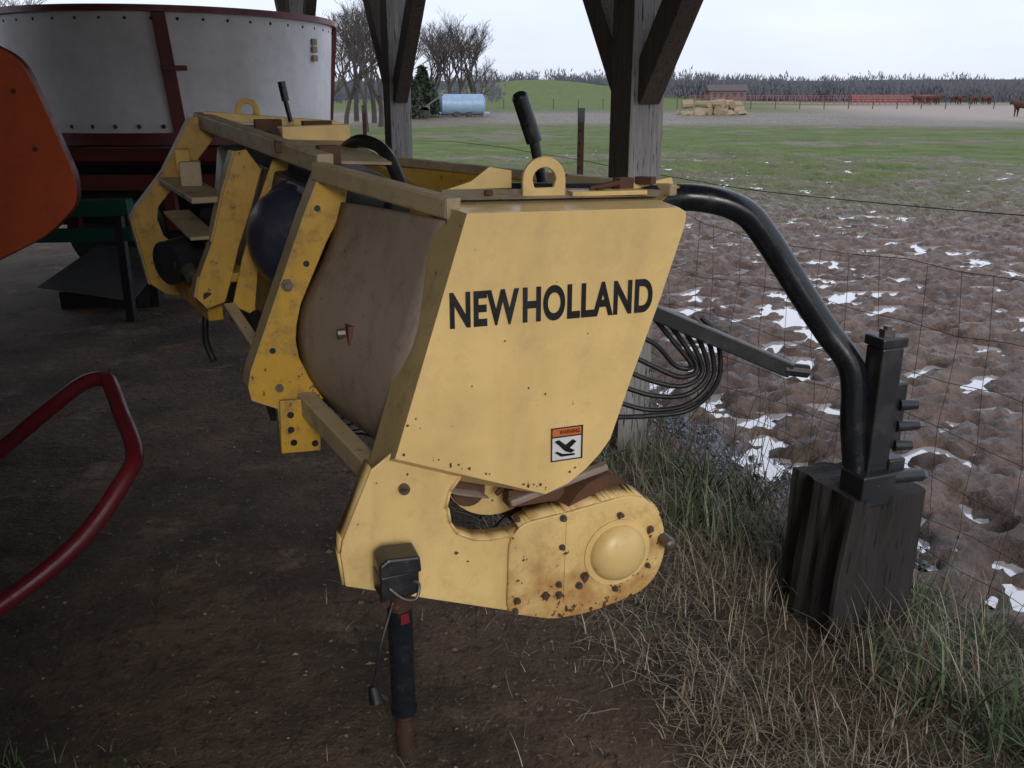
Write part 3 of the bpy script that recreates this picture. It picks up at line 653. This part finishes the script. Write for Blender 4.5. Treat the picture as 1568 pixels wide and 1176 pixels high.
for i in range(95):
    y=random.uniform(2.9,4.4); b0=Vector(fp(y,.0,random.uniform(-.12,.05))); L=random.uniform(.25,.85); pts=[b0]; d=Vector((random.gauss(0,.25),random.gauss(0,.25),1)).normalized()
    for k in range(5): d=(d+Vector((random.gauss(0,.25),random.gauss(0,.25),random.gauss(0,.1)))).normalized(); pts.append(pts[-1]+d*L/5)
    VI.tube(pts,[.0025,.0022,.002,.0016,.0012,.0008],4,False)
M['stem']=blade('dead_stem',(.10,.07,.05),(.17,.12,.08),(.24,.18,.12)); VI.build('dead_weeds','stem')

# ------------------------------------------------------------------ red pipe guard at left
p=MB(); p.tube(smoothpts([(-1.95,1.95,.03),(-1.70,2.05,.12),(-1.45,2.2,.24),(-1.28,2.36,.36),(-1.185,2.5,.50),(-1.19,2.6,.55),(-1.31,2.8,.61),(-1.39,2.93,.652),(-1.43,2.98,.665),(-1.50,3.0,.655),(-1.59,3.0,.60),(-1.86,3.0,.39),(-2.25,3.0,.08)],6),.027,18); p.build('pipe_guard','red',None,60)

# ------------------------------------------------------------------ orange baler at left
BA=empty('round_baler',(-2.4,3.1,0))
o_=rnd([(-2.6,1.90),(-1.68,1.79),(-1.56,1.73),(-1.52,1.62),(-1.44,1.36),(-1.45,1.27),(-1.56,1.17),(-1.80,1.06),(-2.6,.95)],.06,5)
L=lambda P:[(x+2.4,z) for x,z in P]
p=MB(); p.prism(L(o_),-.1,-.09); p.build('side_panel','orange',BA,None,.004)
p=MB(); p.prism([(-.2,1.70),(.42,1.66),(.50,1.3),(.3,1.12),(-.2,1.0)],-.088,-.03); p.prism([(-1.0,1.70),(-.15,1.60),(-.05,1.3),(-.2,1.1),(-1.0,1.0)],-.03,1.2); p.build('chamber','dark',BA,None,.01)
p=MB(); 
for i in range(len(o_)-1):
    (x0,z0),(x1,z1)=o_[i],o_[i+1]
    if max(x0,x1)>-1.9: p.add([(x0+2.4+.003,-.105,z0),(x1+2.4+.003,-.105,z1),(x1+2.4+.003,-.075,z1),(x0+2.4+.003,-.075,z0)],[(0,1,2,3)])
p.build('edge_trim','dkred',BA)
p=MB(); p.tube([(-.75,.1,.4),(-.75,.35,.4)],.40,36); p.tube([(-.75,1.0,.4),(-.75,1.25,.4)],.40,36); p.build('wheels','hose',BA,40)
p=MB(); p.tube([(-.75,.0,.4),(-.75,1.3,.4)],.05,12); p.box((-.75,.6,.75),(.3,.9,.6)); p.build('axle_frame','dkred',BA)
p=MB()
for x,z in [(-1.60,1.63),(-1.56,1.45)]: p.disc((x+2.4,-.1,z),(0,-1,0),.008,.006,8)
p.build('panel_bolts','rusty',BA)

# ------------------------------------------------------------------ tub grinder (white drum)
TG=empty('tub_grinder',(-3.06,8.5,0))
n=72; p=MB(); vs=[];fs=[]
for r,z in [(1.36,1.36),(1.43,2.28),(1.40,2.28),(1.33,1.36)]:
    for k in range(n): a=k/n*2*math.pi; vs.append((r*math.cos(a),r*math.sin(a),z))
for j in range(3):
    for k in range(n): fs.append((j*n+k,j*n+(k+1)%n,(j+1)*n+(k+1)%n,(j+1)*n+k))
p.add(vs,fs); p.build('drum','white',TG,30)
def ring(r0,r1,z0,z1,mat,name):
    vs=[];fs=[]
    for r,z in ((r0,z0),(r1,z0),(r1,z1),(r0,z1)):
        for k in range(n): a=k/n*2*math.pi; vs.append((r*math.cos(a),r*math.sin(a),z))
    for j in range(4):
        for k in range(n): fs.append((j*n+k,j*n+(k+1)%n,((j+1)%4)*n+(k+1)%n,((j+1)%4)*n+k))
    p=MB(); p.add(vs,fs); p.build(name,mat,TG,30)
ring(1.39,1.475,2.235,2.28,'red','top_rim'); ring(1.30,1.40,1.27,1.362,'dkred','bottom_ring')
p=MB()
for k in range(48):
    a=k/48*6.283
    for r,z in ((1.40,1.41),(1.435,2.19)): p.dome((r*math.cos(a)*.985,r*math.sin(a)*.985,z),(math.cos(a),math.sin(a),0),.017,.014,8,3)
p.build('drum_rivets','dark',TG,50)
p=MB()
for k in range(4):
    a=math.radians(-70+k*90); u=Vector((math.cos(a),math.sin(a),0)); a2=a-.05; u2=Vector((math.cos(a2),math.sin(a2),0))
    p.beam(u*1.375+Vector((0,0,1.36)),u2*1.455+Vector((0,0,2.235)),.10,.04,up=u); p.box(u*1.435+Vector((0,0,1.84)),(.03,.19,.035),a)
p.build('drum_ribs','dkred',TG,None,.004)
p=MB()
for k in (-1,1): p.beam((-1.5,k*.5-.5,1.18),(1.35,k*.5-.5,1.18),.12,.16)
p.beam((-1.5,-1.25,.98),(1.3,-1.25,.98),.08,.12); p.beam((-1.5,-1.3,1.2),(1.2,-1.3,1.2),.05,.1)
for x in (-1.3,-.5,.3,1.1): p.beam((x,-1.2,.6),(x,-1.2,1.25),.08,.08)
for x in(-1.2,1.1): p.beam((x,-1.3,1.1),(x,1.2,1.1),.1,.14)
p.build('chassis','dkred',TG)
p=MB(); p.box((0,.2,.95),(2.2,1.6,.5)); p.prism([(-1.2,.62),(-.2,.62),(.0,.95),(-1.2,.95)],-1.1,-.3); p.build('mill_housing','dark',TG,None,.02)
p=MB()
for x in(.2,-.75):
    for y in(.1,1.1): p.tube([(x,y-.12,.42),(x,y+.12,.42)],.42,32)
p.build('wheels','hose',TG,40)
p=MB(); p.beam((.95,-1.35,.42),(1.05,-1.3,1.2),.10,.10); p.beam((.6,-1.4,.75),(1.5,-1.35,.78),.07,.07); p.build('jack_leg','dark',TG)
p=MB()
for i,z in enumerate((1.95,2.02,2.08)):
    a=math.radians(-16); u=Vector((math.cos(a),math.sin(a),0)); p.box(u*1.425+Vector((0,0,z)),(.08,.010,.05),a+math.pi/2)
p.build('decal_plates','hay',TG)
IF=empty('implement_frame',(-3.6,6.6,0))
p=MB(); p.beam((-1.4,0,.80),(.80,.0,.86),.12,.12); p.beam((-1.4,.5,.76),(.7,.5,.80),.10,.10); p.beam((-.3,0,.80),(-.3,.5,.78),.1,.08); p.beam((.6,0,.83),(.6,.5,.80),.1,.08); p.beam((-1.4,.0,.62),(.80,0,.66),.05,.10); p.build('frame_beams','teal',IF,None,.006)
p=MB()
for x in (-1.3,.70): 
    for y in (0,.5): p.beam((x,y,0),(x,y,.8),.06,.06)
p.build('frame_legs','dark',IF)
p=MB(); p.add([(-2.95,6.75,.12),(-3.75,6.9,.20),(-3.5,7.5,.44),(-2.85,7.5,.40)],[(0,1,2,3)]); ob=p.build('metal_sheet','galv'); ob.modifiers.new('s','SOLIDIFY').thickness=.004
p=MB(); p.box((-3.3,7.2,.07),(.7,.35,.14),.1); p.box((-3.3,7.3,.19),(.6,.2,.10),.1); p.build('timber_stack','block')

# ------------------------------------------------------------------ trees
def bare_tree(seed,h,maxd=7,spread=.5):
    rg=random.Random(seed); p=MB()
    def br(a,d,L,r,k):
        mid=a+d*L*.5+Vector((rg.gauss(0,1),rg.gauss(0,1),0))*L*.05; e=mid+(d+Vector((rg.gauss(0,.12),rg.gauss(0,.12),.05))).normalized()*L*.5
        r=max(r,.011); p.tube([a,mid,e],[r,r*.85,r*.7],6 if k<3 else 3,False)
        if k>=maxd: return
        for i in range(rg.choice((2,3,3)) if k<5 else 2):
            ax=Vector((rg.gauss(0,1),rg.gauss(0,1),rg.gauss(0,.3))).normalized()
            nd=(d+ax*rg.uniform(spread*.6,spread*1.5)+Vector((0,0,.12))).normalized()
            br(e if i else mid.lerp(e,rg.uniform(.2,1)),nd,L*rg.uniform(.68,.86),r*.62,k+1)
    br(Vector((0,0,-.1)),Vector((rg.gauss(0,.05),rg.gauss(0,.05),1)).normalized(),h*.25,h*.022,0)
    me=bpy.data.meshes.new('bare_tree'); me.from_pydata(p.v,[],p.f); me.materials.append(M['bark']); return me
TM=[bare_tree(s,9,7) for s in (1,2,3,4)]
def tz(x,y): return float(terrain(np.array(float(x)),np.array(float(y)))[0])
def put(me,x,y,s,r):
    ob=bpy.data.objects.new('bare_tree',me); COL.objects.link(ob); ob.location=(x,y,tz(x,y)-.05); ob.scale=(s,s,s); ob.rotation_euler=(0,0,r)
for i,(x,y,s) in enumerate([(-8.99,45,.62),(-9.36,52,.84),(-7.88,50,.72),(-8.52,60,.9),(-12.6,75,1.15),(-8.62,95,.95),(-8.03,100,1.2),(-6.48,98,1.12),(-5.67,102,1.22),(-4.71,108,1.0),(-3.62,112,.66),(-11.0,90,1.05),(-21.5,40,.8),(-27.9,50,.9),(-30.8,60,1.0),(-12.8,60,.75),(-10.4,70,1.1),(-7.2,115,1.2),(-5.0,120,1.1)]):
    put(TM[i%4],x,y,s,i*1.3)
def cedar(seed,h):
    rg=random.Random(seed); vs=[];fs=[]
    for i in range(2600):
        t=rg.random()**.8; z=h*(.05+.95*t); R=h*.30*(1-t)**.8*(.75+.4*rg.random())+.05; a=rg.random()*6.283; rr=R*math.sqrt(rg.random()*.7+.3)
        c0=Vector((rr*math.cos(a),rr*math.sin(a),z)); s_=h*.035
        o=len(vs); vs+=[c0+Vector((rg.gauss(0,1),rg.gauss(0,1),rg.gauss(0,1)))*s_ for _ in range(3)]; fs.append((o,o+1,o+2))
    me=bpy.data.meshes.new('cedar_tree'); me.from_pydata([tuple(v) for v in vs],[],fs); me.materials.append(M['cedar']); return me
CM=[cedar(1,5),cedar(2,4)]
for x,y,s,k in [(-8.13,85,.85,0),(-7.55,88,.7,1),(-8.33,80,.75,1),(-9.39,84,.8,0)]:
    ob=bpy.data.objects.new('cedar_tree',CM[k]); COL.objects.link(ob); ob.location=(x,y,tz(x,y)); ob.scale=(s*1.2,s*1.2,s)
vs=[];fs=[];rg=random.Random(5)
def woodtree(x,y,z,h,dense=46):
    o=len(vs); w=h*.02; vs.extend([(x-w,y,z-1),(x+w,y,z-1),(x,y,z+h*.8)]); fs.append((o,o+1,o+2))
    R=h*.30
    for i in range(dense):
        a=rg.random()*6.283; r=R*math.sqrt(rg.random()); zz=z+h*(.2+.8*rg.random()*(1-.35*(r/R)))
        cx=x+r*math.cos(a);cy=y+r*math.sin(a); L=h*rg.uniform(.10,.20); w=h*rg.uniform(.014,.030); dx=(cx-x)/R*.5*L+rg.gauss(0,.2)*L
        o=len(vs); vs.extend([(cx-w,cy,zz-L),(cx+w,cy,zz-L),(cx+dx,cy,zz)]); fs.append((o,o+1,o+2))
for i in range(3000):
    x=rg.uniform(-520,640); y=rg.uniform(530,640); h=rg.uniform(8,15)*(.85+.35*float(vn(np.array(x*.02),np.array(1.),7.)))
    woodtree(x,y,tz(x,y),h,38)
for i in range(1100):
    x=rg.uniform(50,400); y=rg.uniform(330,385); woodtree(x,y,tz(x,y),rg.uniform(6,12.5)*(1-.25*max(0,min(1,(x-90)/120))),42)
for i in range(160):
    y=rg.uniform(190,260); x=rg.uniform(-190,-4); woodtree(x,y,tz(x,y),rg.uniform(5,9),60)
me=bpy.data.meshes.new('distant_woods'); me.from_pydata(vs,[],fs); me.materials.append(M['twigs']); COL.objects.link(bpy.data.objects.new('distant_woods',me))

# ------------------------------------------------------------------ distant farm things
TT=empty('tank_trailer',(-4.6,86,tz(-4.6,86)),.15)
p=MB(); p.tube([(-2.1,0,1.05),(-1.9,0,1.05),(1.9,0,1.05),(2.1,0,1.05)],[.6,.95,.95,.6],24); p.build('tank','bluetank',TT,50)
p=MB()
for x in(-1.6,-.9,0,.9,1.6): p.tube([(x-.03,0,1.05),(x+.03,0,1.05)],.975,24)
p.box((0,0,.35),(5,.9,.15)); p.build('bands_and_frame','bluetank',TT)
p=MB()
for x in(-.6,.6):
    for y in(-.6,.6): p.tube([(x,y-.12,.3),(x,y+.12,.3)],.30,20)
p.build('wheels','hose',TT,40)
FM=empty('farm_implement',(-8.1,80,tz(-8.1,80)))
p=MB(); p.box((0,0,.9),(2.0,1,.4)); p.beam((.8,0,1.1),(2.2,0,2.0),.12,.12); p.beam((-1,0,1),(-2,0,.6),.12,.12); p.build('body','galv',FM)
p=MB(); p.tube([(-.5,-.5,.5),(-.5,-.3,.5)],.5,20); p.tube([(.6,-.5,.5),(.6,-.3,.5)],.5,20); p.build('wheels','hose',FM)
HO=empty('farm_house',(71,310,tz(71,310)))
p=MB(); p.box((0,0,1.6),(12,7,3.2)); p.build('walls','brick',HO)
p=MB(); p.add([(-6.6,-4.1,3.1),(6.6,-4.1,3.1),(6.6,4.1,3.1),(-6.6,4.1,3.1),(-6.6,0,5.1),(6.6,0,5.1)],[(0,1,5,4),(2,3,4,5),(1,2,5),(3,0,4),(0,3,2,1)]); p.build('roof','droof',HO)
p=MB()
for x in(-4.4,-2.2,2.2,4.4): p.box((x,-3.52,1.8),(1.0,.1,1.2))
p.box((0,-3.52,1.0),(1.0,.1,2.0)); p.build('windows_and_door','glass',HO)
rg=random.Random(3); p=MB()
for i in range(16):
    x=rg.uniform(-2.9,2.9); r=.42; z=.35 if rg.random()<.62 else .95; p.tube([(x-.5,rg.uniform(-.8,.8),z),(x+.5,rg.uniform(-.8,.8),z+rg.uniform(-.1,.1))],r*rg.uniform(.8,1.15),9)
for i in range(30):
    x=rg.uniform(-3.4,3.4); p.dome((x,rg.uniform(-1,1),-.1),(rg.gauss(0,.3),rg.gauss(0,.3),1),rg.uniform(.3,.7),rg.uniform(.3,.9),7,3)
p.build('hay_pile','hay',None,None,0,(20.1,92,tz(20.1,92)))
RC=empty('corral_fence',(60.8,150,tz(60.8,150)))
p=MB()
for k in range(16): p.beam((-6+k*.9,0,0),(-6+k*.9,0,1.5),.12,.12)
for z in(.3,.6,.9,1.15,1.4): p.beam((-6,0,z),(7.5,0,z),.10,.16)
p.build('panels','redgate',RC)
p=MB(); 
for k in range(30): p.beam((-32+k*.9,1,0),(-32+k*.9,1,1.4),.08,.08)
for z in(.5,1.0,1.35): p.beam((-32,1,z),(-6,1,z),.06,.06)
p.build('side_panels','redgate',RC)
def cowmesh():
    me=bpy.data.meshes.new('cow')
    V=[(-.7,0,1.12),(-.2,0,1.08),(.35,0,1.10),(.75,0,1.15),(1.02,0,1.32),(1.25,0,1.28),(1.48,0,1.12)]
    E=[(i,i+1) for i in range(6)]; R=[.27,.34,.35,.26,.17,.15,.085]
    def leg(root,pts,rs):
        a=root
        for q_,r in zip(pts,rs): V.append(q_); R.append(r); E.append((a,len(V)-1)); a=len(V)-1
    for sg in(-1,1):
        leg(0,[(-.68,.18*sg,.80),(-.60,.18*sg,.62),(-.78,.18*sg,.38),(-.74,.18*sg,.04)],[.16,.10,.06,.055])
        leg(3,[(.62,.17*sg,.78),(.64,.17*sg,.42),(.62,.17*sg,.04)],[.13,.07,.055])
        leg(5,[(1.20,.20*sg,1.38)],[.03])
    leg(0,[(-.98,0,1.15),(-1.02,0,.70)],[.04,.03])
    me.from_pydata(V,E,[]); ob=bpy.data.objects.new('cow_src',me); COL.objects.link(ob)
    md=ob.modifiers.new('s','SKIN'); 
    for i,r in enumerate(R): me.skin_vertices[0].data[i].radius=(r,r)
    me.skin_vertices[0].data[0].use_root=True
    ob.modifiers.new('ss','SUBSURF').levels=1
    bpy.context.view_layer.update()
    m2=bpy.data.meshes.new_from_object(ob.evaluated_get(bpy.context.evaluated_depsgraph_get())); bpy.data.objects.remove(ob)
    m2.materials.clear(); m2.materials.append(M['cow']); m2.polygons.foreach_set('use_smooth',[True]*len(m2.polygons)); m2.name='cow'; return m2
CW=cowmesh(); rg=random.Random(9)
for x in (65.4,66.7,67.6,69.0,70.3,71.2,72.4,73.6,74.9,76.2):
    y=150+rg.uniform(-5,5); ob=bpy.data.objects.new('cow',CW); COL.objects.link(ob); ob.location=(x,y,tz(x,y)); ob.rotation_euler=(0,0,rg.choice((0,math.pi))+rg.uniform(-.9,.9))
for x,y,r in ((46.2,84,1.9),):
    ob=bpy.data.objects.new('cow',CW); COL.objects.link(ob); ob.location=(x,y,tz(x,y)); ob.rotation_euler=(0,0,r)
p=MB()
for k in range(60):
    x=-10+k*3.0; y=112+.03*x; p.beam((x,y,tz(x,y)),(x,y,tz(x,y)+1.2),.09,.09)
p.build('pasture_fence','woodb')

# ------------------------------------------------------------------ light, sky, camera
sd=Vector((.20,-.9,.38)).normalized()
el=math.asin(sd.z); az=math.atan2(sd.x,sd.y)
w=bpy.data.worlds.new('World'); S.world=w; w.use_nodes=True; nt=w.node_tree; nt.nodes.clear()
out=nt.nodes.new('ShaderNodeOutputWorld'); bg=nt.nodes.new('ShaderNodeBackground'); bg.inputs[1].default_value=.12
sky=nt.nodes.new('ShaderNodeTexSky'); sky.sky_type='NISHITA'; sky.sun_disc=False; sky.sun_elevation=el; sky.sun_rotation=az; sky.dust_density=2.5
tcw=nt.nodes.new('ShaderNodeTexCoord').outputs['Generated']
cl=ramp(nt,noise(nt,2.2,5,.6,tcw,(1,1,3.5)),.3,.75,(7.1,7.8,9.5,1),(8.8,9.3,10.3,1))
mx=mix(nt,.84,sky.outputs[0],cl); nt.links.new(mx,bg.inputs[0]); nt.links.new(bg.outputs[0],out.inputs[0])
sl=bpy.data.lights.new('sun','SUN'); sl.energy=1.3; sl.angle=math.radians(20); sl.color=(1,.975,.95)
so=bpy.data.objects.new('sun',sl); COL.objects.link(so); so.rotation_euler=(-sd).to_track_quat('-Z','Y').to_euler()
cd=bpy.data.cameras.new('camera'); cd.sensor_width=36; cd.lens=31.18; cd.clip_start=.05; cd.clip_end=6000
co=bpy.data.objects.new('camera',cd); COL.objects.link(co); co.location=(0,0,1.6); co.rotation_euler=(math.radians(72.3),0,0); S.camera=co
